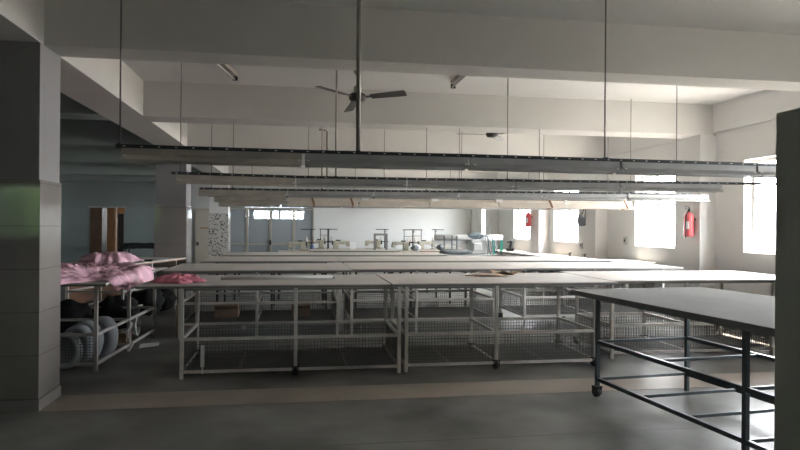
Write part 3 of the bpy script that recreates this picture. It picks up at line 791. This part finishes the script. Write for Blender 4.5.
station('sewing machine before the glazed partition jamb, leftmost of the row', .02, 18.3, 1)
station('sewing machine with tall twin post stand, between jamb and white card', .62, 20.2, 1, double=True, cones=1)
station('sewing machine with white card standing on it, left of the grey bracket', 1.35, 19.4, -1)
station('sewing machine behind the grey upright bracket, middle of the row', 2.42, 20.15, 1)
station('sewing machine with twin post stand right of the grey upright bracket', 3.05, 18.6, 1, double=True)
station('cluttered sewing machine left of the long roller machine', 4.0, 19.35, -1, double=True)
station('sewing machine behind the roller machine by the white wall', 5.05, 20.9, -1)
o = MB().box(1.60, 1.78, 18.98 + .17, 18.99 + .17, .776, 1.0).build('paper_sheet', 'paper'); tag(o, 'white card standing on a sewing station left of the grey bracket', 'paper')
o = MB().blob((0, 0, 0), (.06, .06, .09), 3, .2).build('thread_bundle', 'blue_cloth'); o.location = (.44, 18.13, .867); tag(o, 'small blue bundle by the partition jamb', 'bundle')
table('work_table', 'pale table carrying the grey upright bracket, before the sewing machines', None, (0, 0, 0), 0, (.35, 2.75, 16.9, 17.9), (.5, 2.58), (17.05, 17.75), zt=.84, fm='black_frame', lw=.05, mid=.3)
o = MB().bar((2.12, 17.3, .842), (2.12, 17.3, 1.24), .055, .055).bar((2.45, 17.3, .842), (2.45, 17.3, 1.24), .055, .055).bar((2.0925, 17.3, 1.2675), (2.4775, 17.3, 1.2675), .055, .055).build('upright_bracket', 'edge')
tag(o, 'grey U shaped upright bracket standing on the pale rear table', 'bracket')
for k, (x, y, m, wh) in enumerate(((3.46, 18.15, 'dark_bag', 'grey, by the middle machine'), (3.66, 18.9, 'paper', 'white, centre'), (4.40, 18.9, 'dark_bag', 'dark, beside the roller machine'))):
    o = MB().blob((0, 0, 0), (.12, .14, .085), k + 11, .35, 2.6).build('fabric_pile', m); o.location = (x, y + .3, .858)
    tag(o, 'small fabric pile on the sewing tables, %s' % wh, 'fabric', 'fabric piles on the sewing tables')

# long roller machine by the windows
r = thing('roller_machine', 'large pale machine with long white roller and teal legs, far right corner', 'machine', (4.75, 17.2, 0))
MB().lathe([(.03, -.98), (.075, -.975), (.075, .975), (.03, .98)], (0, 0, 1.20), 16, 'x').build('roller', 'white_plastic', r)
MB().box(-.98, .2, .06, .12, 1.02, 1.12).build('guide_rail', 'machine_grey', r)
MB().box(-.95, .95, -.35, .35, .68, .73).build('machine_bed', 'machine_grey', r)
for x in (-.72, -.5, -.36): MB().box(x - .014, x + .014, -.10, -.07, .731, 1.25).build('upright_post', 'dark_frame', r)
for x in (.70, .93):
    MB().box(x - .03, x + .03, -.12, -.06, .0, 1.13).build('teal_leg', 'teal', r)
for x in (-.9, -.1): MB().box(x - .03, x + .03, -.3, .3, 0, .679).build('leg', 'machine_grey', r)
b = MB().box(.0, .48, -.24, .24, .731, 1.15, bev=.05).box(.06, .30, -.3, -.24, .84, 1.05, bev=.02); b.build('motor_housing', 'machine_grey', r)
MB().blob((.22, 0, 1.24), (.28, .16, .09), 3, .35, 3).build('gear_cover', 'hose', r)
for k in range(5):
    a = .24 + .06 * k
    MB().tube([(a, -.2, 1.22), (a + .05, -.3, 1.30), (a + .14, -.36, 1.22), (a + .17, -.37, 1.0), (a + .2 + .02 * k, -.38, .735)], .014, 7).build('hose', 'hose' if k % 2 else 'steel', r)
o = MB().blob((0, 0, 0), (.42, .16, .075), 6, .2, 2, sq=.8).build('fabric_roll', 'dark_bag'); o.location = (4.6, 16.7, .09 + .78); tag(o, 'dark grey cloth bundle on the bed front of the roller machine', 'bundle')
o.location = (4.31, 16.93, .81)

# ------------------------------------------------------------------ light
w = bpy.data.worlds.new('sky'); SC.world = w; w.use_nodes = True
bg = w.node_tree.nodes['Background']; bg.inputs['Color'].default_value = (.93, .97, 1.0, 1); bg.inputs['Strength'].default_value = 34.0
sun = bpy.data.lights.new('sun', 'SUN'); sun.energy = 45; sun.angle = math.radians(.5); sun.color = (1, .86, .72)
so = bpy.data.objects.new('sun', sun); COL.objects.link(so)
EL = math.radians(73)
so.rotation_euler = (0, math.radians(90) - EL, 0)
def portal(name, loc, rot, sx, sy):
    l = bpy.data.lights.new(name, 'AREA'); l.shape = 'RECTANGLE'; l.size = sx; l.size_y = sy; l.cycles.is_portal = True
    o = bpy.data.objects.new(name, l); COL.objects.link(o); o.location = loc; o.rotation_euler = rot
for a, b in WINS: portal('window_daylight', (XR + .24, (a + b) / 2, (SILL + HEAD) / 2), (0, PI / 2, 0), HEAD - SILL, b - a)
portal('window_daylight', (-6.7, YF - .19, 1.8), (PI / 2, 0, 0), 1.0, 1.3)
portal('window_daylight', (-.8, 27.19, 2.05), (-PI / 2, 0, 0), 2.6, .7)

# ------------------------------------------------------------------ camera
cam = bpy.data.cameras.new('camera'); co = bpy.data.objects.new('camera', cam); COL.objects.link(co)
cam.sensor_width = 36; cam.lens = 635 * 36 / 800; cam.clip_start = .05
yaw, pitch, roll = .1616, .0019, .0075
fwd = Vector((math.sin(yaw) * math.cos(pitch), math.cos(yaw) * math.cos(pitch), math.sin(pitch)))
rt = Vector((math.cos(yaw), -math.sin(yaw), 0)); up = rt.cross(fwd)
r2 = math.cos(roll) * rt + math.sin(roll) * up; u2 = -math.sin(roll) * rt + math.cos(roll) * up
mw = Matrix((r2, u2, -fwd)).transposed().to_4x4(); mw.translation = (0, 0, 1.5)
co.matrix_world = mw
SC.camera = co

vs = SC.view_settings
SC.display_settings.display_device = 'sRGB'
vs.view_transform = 'Standard'; vs.look = 'None'; vs.exposure = 1.0; vs.gamma = 1.0; vs.use_curve_mapping = False
cy = SC.cycles
cy.max_bounces = 10; cy.diffuse_bounces = 7; cy.glossy_bounces = 4; cy.transparent_max_bounces = 12
cy.use_denoising = True; cy.sample_clamp_indirect = 6.0; cy.caustics_reflective = False; cy.caustics_refractive = False
